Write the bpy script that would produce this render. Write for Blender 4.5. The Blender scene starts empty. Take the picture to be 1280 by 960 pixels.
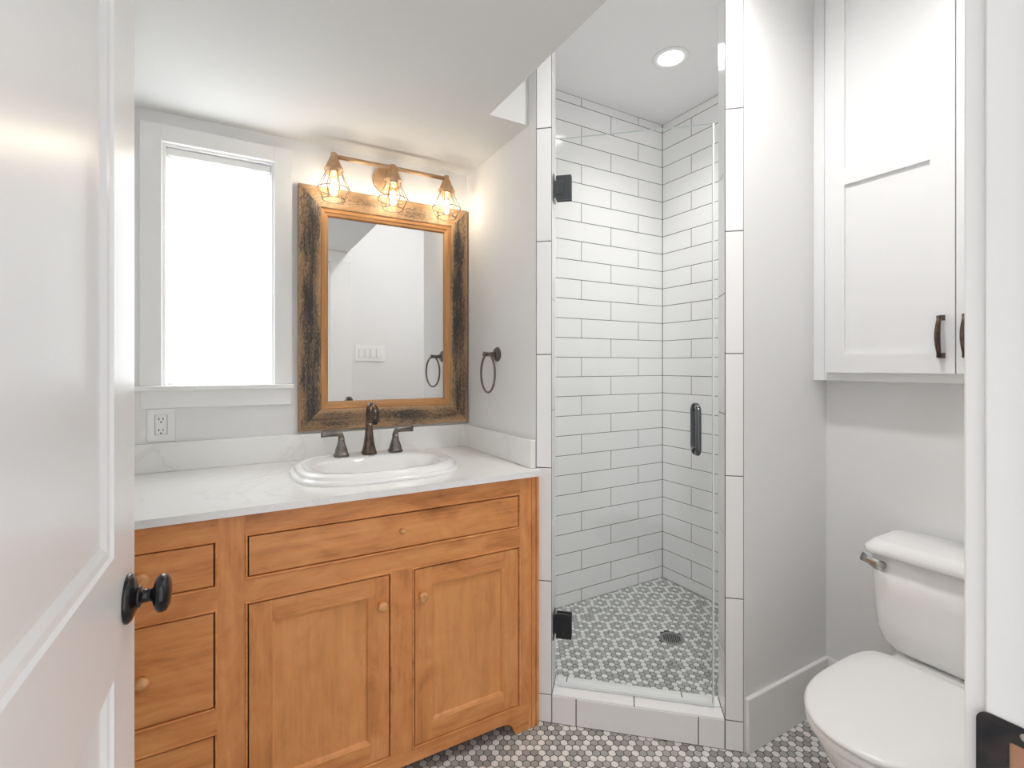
import bpy, math, random
from mathutils import Vector, Matrix
random.seed(7)
S = bpy.context.scene
COL = S.collection
PI = math.pi

# ------------------------------------------------------------------ camera, world, exposure
cam_d = bpy.data.cameras.new('camera')
cam = bpy.data.objects.new('camera', cam_d); COL.objects.link(cam)
cam.location = (-0.945, -2.086, 1.27)
cam.rotation_euler = (PI/2, 0, -math.radians(29.65))
cam_d.sensor_fit = 'HORIZONTAL'; cam_d.sensor_width = 36.0
cam_d.lens = 36.0*615/1280
cam_d.shift_y = -(480-457)/1280.0
cam_d.clip_start = 0.02
S.camera = cam
WORLD_STRENGTH = 0.64
EXPOSURE = 1.26
LAMP_SHOWER = 9.0
SPOT_SHOWER = 12.0
LAMP_ROOM_ADDED = 9.0
SPOT_ROOM_ADDED = 22.5
BULB = 33.0
SUN = 12.5
w = bpy.data.worlds.new('world'); S.world = w; w.use_nodes = True
bg = w.node_tree.nodes['Background']
bg.inputs[0].default_value = (0.985, 0.99, 1.0, 1); bg.inputs[1].default_value = WORLD_STRENGTH
sun_d = bpy.data.lights.new('sun', 'SUN'); sun_d.energy = SUN; sun_d.angle = math.radians(25)
sun = bpy.data.objects.new('sun', sun_d); COL.objects.link(sun); sun.location = (-1, 3, 4)
sun.rotation_euler = Vector((0.05, -1, -0.35)).to_track_quat('-Z', 'Y').to_euler()
S.view_settings.view_transform = 'Standard'; S.view_settings.look = 'None'
S.view_settings.exposure = EXPOSURE; S.view_settings.gamma = 1.0
S.view_settings.use_curve_mapping = False
try:
    S.cycles.use_denoising = True
    S.cycles.max_bounces = 14; S.cycles.diffuse_bounces = 8; S.cycles.glossy_bounces = 6
    S.cycles.transparent_max_bounces = 16
    S.cycles.caustics_reflective = False; S.cycles.caustics_refractive = False
    S.cycles.sample_clamp_indirect = 4.0
except Exception:
    pass

# ------------------------------------------------------------------ materials
def mat(name, col, rough=0.5, metal=0.0, spec=0.5, coat=0.0):
    m = bpy.data.materials.new(name); m.use_nodes = True
    b = m.node_tree.nodes['Principled BSDF']
    b.inputs['Base Color'].default_value = (*col, 1); b.inputs['Roughness'].default_value = rough
    b.inputs['Metallic'].default_value = metal; b.inputs['Specular IOR Level'].default_value = spec
    b.inputs['Coat Weight'].default_value = coat; b.inputs['Coat Roughness'].default_value = 0.08
    return m
def N(m, t, **kw):
    n = m.node_tree.nodes.new(t)
    for k, v in kw.items(): setattr(n, k, v)
    return n
def L(m, a, b): m.node_tree.links.new(a, b)
def bs(m): return m.node_tree.nodes['Principled BSDF']
def ramp(m, stops):
    r = N(m, 'ShaderNodeValToRGB'); e = r.color_ramp.elements
    while len(e) < len(stops): e.new(0.5)
    for el, (p, c) in zip(e, stops): el.position = p; el.color = (*c, 1)
    return r
def mapped(m, scale, loc=(0, 0, 0), coord='Object'):
    tc = N(m, 'ShaderNodeTexCoord'); mp = N(m, 'ShaderNodeMapping')
    mp.inputs['Scale'].default_value = scale; mp.inputs['Location'].default_value = loc
    L(m, tc.outputs[coord], mp.inputs['Vector']); return mp.outputs['Vector']
def noise(m, vec, scale, detail=4, rough=0.55, dist=0.0):
    n = N(m, 'ShaderNodeTexNoise'); n.inputs['Scale'].default_value = scale
    n.inputs['Detail'].default_value = detail; n.inputs['Roughness'].default_value = rough
    n.inputs['Distortion'].default_value = dist; L(m, vec, n.inputs['Vector']); return n.outputs['Fac']
def bump(m, h, strength, dist=0.001):
    b = N(m, 'ShaderNodeBump'); b.inputs['Strength'].default_value = strength
    b.inputs['Distance'].default_value = dist; L(m, h, b.inputs['Height']); L(m, b.outputs[0], bs(m).inputs['Normal'])

def painted(name, col, rough, bumpy=0.15, sc=60):
    m = mat(name, col, rough)
    v = mapped(m, (1, 1, 1)); bump(m, noise(m, v, sc, 3), bumpy, 0.0006); return m
M_WALL = painted('wall_paint', (0.775, 0.775, 0.775), 0.75)
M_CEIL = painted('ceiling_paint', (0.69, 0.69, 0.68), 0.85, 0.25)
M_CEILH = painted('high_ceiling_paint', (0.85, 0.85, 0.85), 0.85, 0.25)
M_TRIM = mat('trim_paint', (0.82, 0.82, 0.815), 0.38)
M_DOOR = painted('door_gloss_paint', (0.85, 0.855, 0.86), 0.27, 0.12, 25)
M_CAB = mat('cabinet_white_paint', (0.79, 0.795, 0.80), 0.36)
M_TILE = mat('white_glazed_tile', (0.87, 0.87, 0.87), 0.13, 0, 0.5)
M_GROUT = mat('grey_grout', (0.10, 0.097, 0.095), 0.9)
M_GROUTF = mat('floor_grout', (0.055, 0.05, 0.047), 0.95)
M_POR = mat('white_porcelain', (0.86, 0.86, 0.855), 0.10, 0, 0.5, 0.3)
M_PLAST = mat('white_plastic', (0.85, 0.85, 0.845), 0.28)
M_DARK = mat('dark_slot', (0.02, 0.02, 0.02), 0.6)
M_GAP = mat('painted_recess_shade', (0.06, 0.022, 0.008), 0.8)  # shade of the cabinet gaps and toe recess put into the colour
M_SHGLASSEDGE = mat('seal_strip', (0.75, 0.78, 0.78), 0.25)

def wood(name, axis, dark=(0.35, 0.122, 0.034), mid=(0.65, 0.262, 0.084), light=(0.80, 0.385, 0.140), kb=0.45, kc=0.50, off=0.0):
    """maple stained honey orange; axis: 'x' or 'z' = direction of the grain"""
    m = mat(name, (0.45, 0.20, 0.07), 0.42, 0, 0.45)
    s = {'x': (1.2, 9, 14), 'z': (9, 9, 1.2)}[axis]
    v = mapped(m, s); big = noise(m, v, 1.6, 5, 0.6, 0.6)
    v2 = mapped(m, {'x': (4, 60, 90), 'z': (60, 60, 4)}[axis]); fine = noise(m, v2, 2.0, 3, 0.6)
    v3 = mapped(m, {'x': (0.7, 1, 1.6), 'z': (1.6, 1, 0.7)}[axis]); blot = noise(m, v3, 7.5, 4, 0.62, 1.2)
    a = N(m, 'ShaderNodeMath', operation='MULTIPLY_ADD'); L(m, big, a.inputs[0]); a.inputs[1].default_value = kb
    b = N(m, 'ShaderNodeMath', operation='MULTIPLY_ADD'); L(m, fine, b.inputs[0]); b.inputs[1].default_value = 0.20
    c = N(m, 'ShaderNodeMath', operation='MULTIPLY'); L(m, blot, c.inputs[0]); c.inputs[1].default_value = kc
    L(m, c.outputs[0], b.inputs[2]); L(m, b.outputs[0], a.inputs[2])
    r = ramp(m, [(0.36+off, dark), (0.54+off, mid), (0.76+off, light)])
    L(m, a.outputs[0], r.inputs[0]); L(m, r.outputs[0], bs(m).inputs['Base Color'])
    bump(m, fine, 0.08, 0.0004)
    return m
W_X = wood('maple_grain_across', 'x'); W_Z = wood('maple_grain_upright', 'z')
W_P = wood('maple_panel', 'z', (0.54, 0.230, 0.073), (0.72, 0.315, 0.105), (0.82, 0.385, 0.140), 0.30, 0.45, -0.06)
def knobwood():
    m = mat('turned_maple', (0.55, 0.27, 0.10), 0.3, 0, 0.5, 0.3)
    f = noise(m, mapped(m, (30, 120, 30)), 1.5, 2); r = ramp(m, [(0.3, (0.58, 0.26, 0.085)), (0.7, (0.78, 0.41, 0.17))])
    L(m, f, r.inputs[0]); L(m, r.outputs[0], bs(m).inputs['Base Color']); return m
W_K = knobwood()

def rustic(name, axis):
    """reclaimed pine board with worn black paint streaks along its length"""
    m = mat(name, (0.5, 0.3, 0.12), 0.6)
    st = {'x': (5, 30, 55), 'z': (55, 30, 5)}[axis]
    grain = noise(m, mapped(m, st), 1.6, 6, 0.7, 0.3)
    speck = noise(m, mapped(m, {'x': (70, 200, 260), 'z': (260, 200, 70)}[axis]), 1.0, 3, 0.7)
    patch = noise(m, mapped(m, {'x': (3.6, 9, 12), 'z': (12, 9, 3.0)}[axis], (3.1, 1.7, 0.4)), 1.0, 3, 0.5, 0.4)
    base = ramp(m, [(0.3, (0.27, 0.14, 0.06)), (0.5, (0.47, 0.28, 0.14)), (0.72, (0.66, 0.46, 0.27))])
    L(m, grain, base.inputs[0])
    a = N(m, 'ShaderNodeMath', operation='MULTIPLY_ADD'); L(m, grain, a.inputs[0]); a.inputs[1].default_value = 0.85
    b = N(m, 'ShaderNodeMath', operation='MULTIPLY_ADD'); L(m, speck, b.inputs[0]); b.inputs[1].default_value = 0.75
    c = N(m, 'ShaderNodeMath', operation='MULTIPLY'); L(m, patch, c.inputs[0]); c.inputs[1].default_value = 0.85
    L(m, c.outputs[0], b.inputs[2]); L(m, b.outputs[0], a.inputs[2])
    # centre band of the board carries more of the old paint (vertex attribute 'band')
    at = N(m, 'ShaderNodeAttribute', attribute_name='band')
    d = N(m, 'ShaderNodeMath', operation='MULTIPLY_ADD'); L(m, at.outputs['Fac'], d.inputs[0]); d.inputs[1].default_value = 0.30
    L(m, a.outputs[0], d.inputs[2])
    mask = ramp(m, [(0.0, (0, 0, 0)), (0.26, (1, 1, 1))])
    e = N(m, 'ShaderNodeMath', operation='SUBTRACT'); L(m, d.outputs[0], e.inputs[0]); e.inputs[1].default_value = 1.325
    L(m, e.outputs[0], mask.inputs[0])
    e2 = N(m, 'ShaderNodeMath', operation='SUBTRACT'); L(m, d.outputs[0], e2.inputs[0]); e2.inputs[1].default_value = 1.12
    m2 = ramp(m, [(0.0, (0, 0, 0)), (0.40, (0.75, 0.75, 0.75))]); L(m, e2.outputs[0], m2.inputs[0])
    st2 = N(m, 'ShaderNodeMix', data_type='RGBA'); L(m, m2.outputs[0], st2.inputs['Factor'])
    L(m, base.outputs[0], st2.inputs['A']); st2.inputs['B'].default_value = (0.20, 0.135, 0.08, 1)
    mx = N(m, 'ShaderNodeMix', data_type='RGBA'); L(m, mask.outputs[0], mx.inputs['Factor'])
    L(m, st2.outputs['Result'], mx.inputs['A']); mx.inputs['B'].default_value = (0.036, 0.035, 0.032, 1)
    L(m, mx.outputs['Result'], bs(m).inputs['Base Color']); bump(m, grain, 0.5, 0.0015)
    return m
R_X = rustic('reclaimed_board_across', 'x'); R_Z = rustic('reclaimed_board_upright', 'z')
def liner(name, axis):
    m = mat(name, (0.5, 0.25, 0.09), 0.45)
    g = noise(m, mapped(m, {'x': (3, 20, 60), 'z': (60, 20, 3)}[axis]), 1.5, 4)
    r = ramp(m, [(0.3, (0.40, 0.18, 0.055)), (0.7, (0.60, 0.31, 0.12))]); L(m, g, r.inputs[0])
    L(m, r.outputs[0], bs(m).inputs['Base Color']); return m
LN_X = liner('pine_liner_across', 'x'); LN_Z = liner('pine_liner_upright', 'z')

def marble():
    m = mat('white_quartz', (0.80, 0.80, 0.785), 0.16, 0, 0.5)
    v = mapped(m, (1, 1, 1), (0.3, 0.1, 0.2))
    n1 = N(m, 'ShaderNodeTexNoise'); n1.inputs['Scale'].default_value = 1.9; n1.inputs['Detail'].default_value = 5
    n1.inputs['Distortion'].default_value = 1.4; L(m, v, n1.inputs['Vector'])
    s = N(m, 'ShaderNodeMath', operation='SUBTRACT'); L(m, n1.outputs['Fac'], s.inputs[0]); s.inputs[1].default_value = 0.5
    ab = N(m, 'ShaderNodeMath', operation='ABSOLUTE'); L(m, s.outputs[0], ab.inputs[0])
    r = ramp(m, [(0.0, (0.76, 0.75, 0.735)), (0.007, (0.815, 0.81, 0.80)), (0.03, (0.83, 0.83, 0.815))])
    L(m, ab.outputs[0], r.inputs[0]); L(m, r.outputs[0], bs(m).inputs['Base Color']); return m
M_MARBLE = marble()

def hexmat(name, white, light, dark):
    m = mat(name, white, 0.38)
    at = N(m, 'ShaderNodeAttribute', attribute_name='shade')
    r = ramp(m, [(0.0, dark), (0.5, light), (1.0, white)])
    f = noise(m, mapped(m, (1, 1, 1)), 160, 3); a = N(m, 'ShaderNodeMath', operation='MULTIPLY_ADD')
    L(m, f, a.inputs[0]); a.inputs[1].default_value = 0.22
    s = N(m, 'ShaderNodeMath', operation='SUBTRACT'); L(m, at.outputs['Fac'], s.inputs[0]); s.inputs[1].default_value = 0.11
    L(m, s.outputs[0], a.inputs[2]); L(m, a.outputs[0], r.inputs[0]); L(m, r.outputs[0], bs(m).inputs['Base Color']); return m
M_HEX = hexmat('hex_mosaic', (0.80, 0.785, 0.755), (0.42, 0.41, 0.39), (0.23, 0.22, 0.21))
M_HEXS = hexmat('hex_mosaic_shower', (0.80, 0.81, 0.79), (0.44, 0.45, 0.45), (0.30, 0.31, 0.31))

def bronze(name, c1, c2, rough):
    m = mat(name, c1, rough, 0.85)
    f = noise(m, mapped(m, (1, 1, 1)), 45, 3); r = ramp(m, [(0.35, c1), (0.7, c2)]); L(m, f, r.inputs[0])
    L(m, r.outputs[0], bs(m).inputs['Base Color']); return m
M_BRZ = bronze('oiled_bronze', (0.07, 0.055, 0.047), (0.17, 0.115, 0.085), 0.27)
M_PEW = bronze('weathered_bronze', (0.12, 0.11, 0.10), (0.22, 0.19, 0.165), 0.33)
M_KNB = bronze('dark_bronze', (0.035, 0.035, 0.04), (0.07, 0.062, 0.06), 0.22)
M_COP = bronze('brushed_copper', (0.55, 0.34, 0.19), (0.64, 0.42, 0.25), 0.42)
bs(M_COP).inputs['Metallic'].default_value = 0.45
M_CAGE = mat('bronze_wire', (0.17, 0.12, 0.085), 0.45, 0.6)
M_BLK = mat('black_metal', (0.03, 0.031, 0.034), 0.30, 0.5)
M_GUN = mat('gunmetal', (0.13, 0.14, 0.15), 0.22, 0.85)
M_NIC = mat('brushed_nickel', (0.52, 0.51, 0.49), 0.25, 1.0)
M_MIR = mat('mirror_silver', (0.90, 0.91, 0.91), 0.0, 1.0)

def thin_glass(name, tint, refl=1.0, ior=1.45):
    m = bpy.data.materials.new(name); m.use_nodes = True; nt = m.node_tree
    nt.nodes.remove(nt.nodes['Principled BSDF']); out = nt.nodes['Material Output']
    t = N(m, 'ShaderNodeBsdfTransparent'); t.inputs[0].default_value = (*tint, 1)
    g = N(m, 'ShaderNodeBsdfGlossy'); g.inputs['Roughness'].default_value = 0.0; g.inputs[0].default_value = (refl, refl, refl, 1)
    fr = N(m, 'ShaderNodeFresnel'); fr.inputs['IOR'].default_value = ior
    mx = N(m, 'ShaderNodeMixShader'); ge = N(m, 'ShaderNodeNewGeometry'); iv = N(m, 'ShaderNodeMath', operation='SUBTRACT'); iv.inputs[0].default_value = 1.0
    L(m, ge.outputs['Backfacing'], iv.inputs[1]); mu = N(m, 'ShaderNodeMath', operation='MULTIPLY')
    L(m, fr.outputs[0], mu.inputs[0]); L(m, iv.outputs[0], mu.inputs[1])
    L(m, mu.outputs[0], mx.inputs[0]); L(m, t.outputs[0], mx.inputs[1]); L(m, g.outputs[0], mx.inputs[2])
    L(m, mx.outputs[0], out.inputs[0]); return m
M_GLASS = thin_glass('shower_glass', (0.985, 0.992, 0.988))
M_BULBG = thin_glass('bulb_glass', (1.0, 0.97, 0.90))
M_WINGL = thin_glass('window_glass', (0.98, 0.99, 0.99))
M_GEDGE = mat('glass_edge', (0.62, 0.70, 0.68), 0.15)
def emit(name, col, s):
    m = bpy.data.materials.new(name); m.use_nodes = True; nt = m.node_tree
    nt.nodes.remove(nt.nodes['Principled BSDF']); e = N(m, 'ShaderNodeEmission')
    e.inputs[0].default_value = (*col, 1); e.inputs[1].default_value = s
    L(m, e.outputs[0], nt.nodes['Material Output'].inputs[0]); return m
E_SH = emit('shower_lamp_lens', (1.0, 0.98, 0.95), LAMP_SHOWER)
E_RM = emit('added_room_lamp_lens', (1.0, 0.975, 0.94), LAMP_ROOM_ADDED)
E_FIL = emit('glowing_filament', (1.0, 0.89, 0.74), BULB)
def shade_mat():
    m = bpy.data.materials.new('sheer_shade'); m.use_nodes = True; nt = m.node_tree
    nt.nodes.remove(nt.nodes['Principled BSDF'])
    t = N(m, 'ShaderNodeBsdfTranslucent'); t.inputs[0].default_value = (0.95, 0.96, 0.97, 1)
    d = N(m, 'ShaderNodeBsdfDiffuse'); d.inputs[0].default_value = (0.9, 0.9, 0.9, 1)
    a = N(m, 'ShaderNodeMixShader'); a.inputs[0].default_value = 0.25; L(m, t.outputs[0], a.inputs[1]); L(m, d.outputs[0], a.inputs[2])
    L(m, a.outputs[0], nt.nodes['Material Output'].inputs[0]); return m
M_SHADE = shade_mat()

# ------------------------------------------------------------------ mesh helpers
class MB:
    def __init__(s): s.v = []; s.f = []; s.m = []; s.sm = []; s.attr = {}
    def quadverts(s, pts, faces, mi=0, smooth=False, at=None):
        b = len(s.v); s.v += [tuple(p) for p in pts]
        for f in faces:
            s.f.append([b+i for i in f]); s.m.append(mi); s.sm.append(smooth)
        if at is not None:
            for i in range(b, len(s.v)): s.attr[i] = at
        return b
    def box(s, x0, x1, y0, y1, z0, z1, mi=0):
        P = [(x, y, z) for z in (z0, z1) for y in (y0, y1) for x in (x0, x1)]
        s.quadverts(P, [(0, 2, 3, 1), (4, 5, 7, 6), (0, 1, 5, 4), (2, 6, 7, 3), (0, 4, 6, 2), (1, 3, 7, 5)], mi); return s
    def prism(s, poly, z0, z1, mi=0):
        """poly: counter-clockwise list of (x, y)"""
        n = len(poly); P = [(x, y, z0) for x, y in poly]+[(x, y, z1) for x, y in poly]
        F = [tuple(range(n-1, -1, -1)), tuple(range(n, 2*n))]+[(i, (i+1) % n, n+(i+1) % n, n+i) for i in range(n)]
        s.quadverts(P, F, mi); return s
    def extrude_xz(s, poly, y0, y1, mi=0):
        """poly in (x, z), counter-clockwise seen from -y; front at y0"""
        n = len(poly); P = [(x, y0, z) for x, z in poly]+[(x, y1, z) for x, z in poly]
        F = [tuple(range(n)), tuple(range(2*n-1, n-1, -1))]+[((i+1) % n, i, n+i, n+(i+1) % n) for i in range(n)]
        s.quadverts(P, F, mi); return s
    def loft(s, rings, mi=0, cap0=True, cap1=True, smooth=True, closed=True):
        n = len(rings[0]); P = [p for r in rings for p in r]; F = []
        for k in range(len(rings)-1):
            for i in range(n if closed else n-1):
                j = (i+1) % n; F.append((k*n+i, k*n+j, (k+1)*n+j, (k+1)*n+i))
        if cap0: F.append(tuple(range(n-1, -1, -1)))
        if cap1: F.append(tuple((len(rings)-1)*n+i for i in range(n)))
        s.quadverts(P, F, mi, smooth); return s
    def lathe(s, c, axis, prof, seg=32, mi=0, smooth=True, cap0=True, cap1=True):
        """prof: list of (r, h) along axis from c"""
        a = Vector(axis).normalized(); t = Vector((0, 0, 1)) if abs(a.z) < 0.9 else Vector((1, 0, 0))
        u = a.cross(t).normalized(); v = a.cross(u); c = Vector(c); rings = []
        for r, h in prof:
            rings.append([tuple(c+a*h+u*(r*math.cos(2*PI*i/seg))+v*(r*math.sin(2*PI*i/seg))) for i in range(seg)])
        s.loft(rings, mi, cap0, cap1, smooth); return s
    def tube(s, pts, r, seg=12, mi=0, closed=False, flat=None):
        """swept tube; r scalar or list; flat=(k, axis): squash"""
        pts = [Vector(p) for p in pts]; n = len(pts); rings = []
        up = None
        for i, p in enumerate(pts):
            if closed: t = (pts[(i+1) % n]-pts[i-1]).normalized()
            else: t = (pts[min(i+1, n-1)]-pts[max(i-1, 0)]).normalized()
            if up is None:
                up = Vector((0, 0, 1)) if abs(t.z) < 0.9 else Vector((0, 1, 0))
            u = (up-t*up.dot(t)).normalized(); up = u; v = t.cross(u)
            rr = r[i] if isinstance(r, (list, tuple)) else r
            ra, rb = rr if isinstance(rr, (list, tuple)) else (rr, rr)
            rings.append([tuple(p+u*(ra*math.cos(2*PI*k/seg))+v*(rb*math.sin(2*PI*k/seg))) for k in range(seg)])
        if closed: rings.append(rings[0]); s.loft(rings, mi, False, False)
        else: s.loft(rings, mi)
        return s
    def tile(s, O, U, Nn, u0, u1, z0, z1, mi=0, g=0.0016, t=0.006, bv=0.0012, V=(0, 0, 1)):
        """bevelled tile; its face lies in the plane through O (normal Nn), body behind it"""
        if u1-u0 < 0.006 or z1-z0 < 0.006: return s
        O, U, Nn, V = Vector(O), Vector(U), Vector(Nn), Vector(V)
        P = []
        for ins, d in ((g, -t), (g, -bv), (g+bv, 0.0)):
            for a, b in ((u0+ins, z0+ins), (u1-ins, z0+ins), (u1-ins, z1-ins), (u0+ins, z1-ins)):
                P.append(tuple(O+U*a+V*b+Nn*d))
        F = [(8, 9, 10, 11)]
        for k in (0, 4):
            for i in range(4):
                j = (i+1) % 4; F.append((k+i, k+j, k+4+j, k+4+i))
        if U.cross(V).dot(Nn) < 0: F = [tuple(reversed(f)) for f in F]
        s.quadverts(P, F, mi); return s

ORG = {}
def setp(o, **kw):
    for k, v in kw.items():
        if v is not None: o[k] = v
def build(name, mb, mats, parent=None, bevel=0, local=False, sub=0, **props):
    """ONE mesh object; vertices are given in world space unless local=True"""
    me = bpy.data.meshes.new(name)
    o = bpy.data.objects.new(name, me); COL.objects.link(o)
    off = Vector((0, 0, 0))
    if parent is not None:
        o.parent = parent
        if not local: off = ORG[parent.name]
    vs = [tuple(Vector(p)-off) for p in mb.v]
    me.from_pydata(vs, [], mb.f)
    for m in (mats if isinstance(mats, (list, tuple)) else [mats]): me.materials.append(m)
    me.polygons.foreach_set('material_index', mb.m); me.polygons.foreach_set('use_smooth', mb.sm)
    if mb.attr:
        key = getattr(mb, 'key', 'shade')
        a = me.attributes.new(key, 'FLOAT', 'POINT'); vals = [mb.attr.get(i, 0.0) for i in range(len(vs))]
        a.data.foreach_set('value', vals)
    me.validate(); me.update()
    ORG[o.name] = off
    if bevel:
        b = o.modifiers.new('bevel', 'BEVEL'); b.width = bevel; b.segments = 2; b.limit_method = 'ANGLE'; b.angle_limit = math.radians(40)
    if sub:
        q = o.modifiers.new('sub', 'SUBSURF'); q.levels = sub; q.render_levels = sub
    setp(o, **props); return o
def thing(name, loc, label, category, rz=0, **kw):
    o = bpy.data.objects.new(name, None); COL.objects.link(o); o.location = loc; o.rotation_euler = (0, 0, rz)
    o.empty_display_size = 0.1; o['label'] = label; o['category'] = category; setp(o, **kw); ORG[o.name] = Vector(loc); return o
def struct(name, mb, mats, **kw): return build(name, mb, mats, kind='structure', **kw)
def struct_root(name, loc, rz=0, **kw):
    o = bpy.data.objects.new(name, None); COL.objects.link(o); o.location = loc; o.rotation_euler = (0, 0, rz)
    o.empty_display_size = 0.1; o['kind'] = 'structure'; setp(o, **kw); ORG[o.name] = Vector(loc); return o
def qb(*a): return MB().box(*a)

# ------------------------------------------------------------------ the room: measures (metres)
LOW, HIGH = 2.15, 2.69          # lowered ceiling over the vanity, full height elsewhere
XL, XR = -1.36, 1.0             # left wall, wall behind the toilet
YD, YD2 = -1.895, -2.03         # door wall, room side and hall side
SX, SY = 1.265, -0.936          # shower: right wall, inner face of the partition
U_ = Vector((0.745, -0.667, 0)).normalized(); N_ = Vector((0.667, 0.745, 0)).normalized()   # diagonal shower front
D0 = Vector((0, -0.6, 0))
def dg(u, v=0.0, z=0.0):
    p = D0+U_*u+N_*v; return Vector((p.x, p.y, z))
ULEN, UA, UB, THK = 0.6897, 0.056, 0.632, 0.115

def hex_field(mb, inside, ang, z, ox, oy, pitch=0.0255, size=0.0229, wiggle=0.0, rng=None, drain=None):
    """hex mosaic in repeating rosettes: white centre, six greys, ring of whites"""
    rng = rng or random.Random(3)
    e1 = Vector((math.cos(ang), math.sin(ang), 0)); e2 = Vector((-math.sin(ang), math.cos(ang), 0))
    R = size/math.sqrt(3); rh = pitch*math.sqrt(3)/2; n = 170
    for r in range(-n, n):
        for i in range(-n, n):
            x = i+0.5*(r % 2)
            c = Vector((ox, oy, 0))+e1*(x*pitch)+e2*(r*rh)
            if not inside(c.x, c.y): continue
            if r % 2 == 0:
                c0 = 0 if r % 4 == 0 else 3
                dd = (x-c0) % 6; dd = min(dd, 6-dd); white = (abs(dd-1) > 0.1)
            else:
                c0 = 0
                dd = (x-c0) % 3; white = abs(dd-1.5) < 0.1
            sh = 0.93+0.07*rng.random() if white else (0.18+0.36*rng.random())
            if white and rng.random() < 0.05: sh = 0.5
            P = []
            for rad, dz in ((R, -0.003), (R, -0.0006), (R-0.0008, 0)):
                for k in range(6):
                    a = PI/6+k*PI/3
                    P.append(tuple(c+e1*(rad*math.cos(a))+e2*(rad*math.sin(a))+Vector((0, 0, z+dz))))
            F = [(12, 13, 14, 15, 16, 17)]
            for b in (0, 6):
                for k in range(6): F.append((b+k, b+(k+1) % 6, b+6+(k+1) % 6, b+6+k))
            mb.quadverts(P, F, 0, False, sh)

# floor
fl = MB()
def in_room(x, y):
    if not (-1.37 < x < 1.01 and -2.05 < y < -0.45): return False
    if 0.0 < x < 0.52:
        p = Vector((x, y, 0))-D0
        if p.dot(N_) > 0.012: return False
    if x > 0.5 and y > -1.05: return False
    return not (x < 0.02 and y > -0.46)
ph = math.radians(-30)
hex_field(fl, in_room, ph, 0.0, 0.0715, -0.732)
fl.box(XL-0.1, 1.5, -2.7, 0.12, -0.10, -0.0012, 1)
struct('floor', fl, [M_HEX, M_GROUTF])
# shower floor
sf = MB(); DR = (0.807, -0.489)
def in_shower(x, y):
    if not (0.11 < x < SX+0.01 and -0.94 < y < 0.01): return False
    if (Vector((x, y, 0))-D0).dot(N_) < 0.10: return False
    return (x-DR[0])**2+(y-DR[1])**2 > 0.058**2
hex_field(sf, in_shower, math.radians(60), 0.02, DR[0]+0.012, DR[1]+0.03, rng=random.Random(9))
p1, p2 = dg(-0.03, 0.10), dg(0.72, 0.10)
sf.prism([(0.10, p1.y), (p2.x, -0.95), (1.30, -0.95), (1.30, 0.02), (0.10, 0.02)], 0.0, 0.0185, 1)
struct('shower_floor', sf, [M_HEXS, M_GROUTF])

# walls (painted)
wb = MB()   # wall with the window: built around the opening
WX0, WX1, WZ0, WZ1 = -1.158, -0.802, 1.195, 2.05
wb.box(XL-0.1, WX0, 0, 0.14, 0, HIGH); wb.box(WX1, 0.05, 0, 0.14, 0, HIGH)
wb.box(WX0, WX1, 0, 0.14, 0, WZ0); wb.box(WX0, WX1, 0, 0.14, WZ1, HIGH)
struct('wall_back', wb, M_WALL)
struct('wall_left', qb(XL-0.1, XL, YD2, 0, 0, HIGH), M_WALL)
wr = MB(); j1, j2 = dg(UA, 0.004), dg(UA, THK)
wr.prism([(0, -0.0005), (0, -0.597), (dg(0.0, 0.0035).x, dg(0.0, 0.0035).y), (j1.x-0.003, j1.y+0.001), (j2.x-0.003, j2.y), (0.115, j2.y), (0.115, -0.0005)], 0, HIGH)
struct('wall_return', wr, M_WALL)
wp = MB(); k1, k2 = dg(UB, 0.004), dg(UB, THK)
wp.prism([(0.5165, -1.06), (1.4, -1.06), (1.4, SY-0.003), (k2.x+0.003, SY-0.003), (k1.x+0.003, k1.y-0.001), dg(ULEN-0.001, 0.0035)[:2]], 0, HIGH)
struct('wall_partition', wp, M_WALL)
struct('wall_right', qb(XR, XR+0.12, YD2, -1.0605, 0, HIGH), M_WALL)
DX0, DX1, DZ = -1.108, -0.300, 2.062      # doorway
struct('wall_door_right', qb(DX1+0.02, XR+0.12, YD2, YD, 0, HIGH), M_WALL)
struct('wall_door_left', qb(XL-0.1, DX0-0.02, YD2, YD, 0, HIGH), M_WALL)
struct('wall_door_header', qb(DX0-0.02, DX1+0.02, YD2, YD, DZ+0.02, HIGH), M_WALL)

# ceilings
lc = MB(); lc.prism([(XL-0.1, YD2), (-0.16, YD2), (-0.16, -0.548), (0.0, -0.548), (0.0, 0.0), (XL-0.1, 0.0)], LOW, HIGH)
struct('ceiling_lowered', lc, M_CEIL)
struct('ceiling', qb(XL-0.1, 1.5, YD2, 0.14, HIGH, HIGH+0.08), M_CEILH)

# tiled faces
ZR = [0.02, 0.086]
while ZR[-1] < HIGH-0.11: ZR.append(ZR[-1]+0.1023)
ZR.append(HIGH)
def tiled(mb, O, U, Nn, length, jA, jB):
    """running bond: rows alternate between the joint lists jA and jB"""
    for k in range(len(ZR)-1):
        js = [0]+sorted(j for j in (jA if (k % 2 == 0) else jB) if 0.004 < j < length-0.004)+[length]
        for a, b in zip(js, js[1:]): mb.tile(O, U, Nn, a, b, ZR[k], ZR[k+1])
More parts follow.
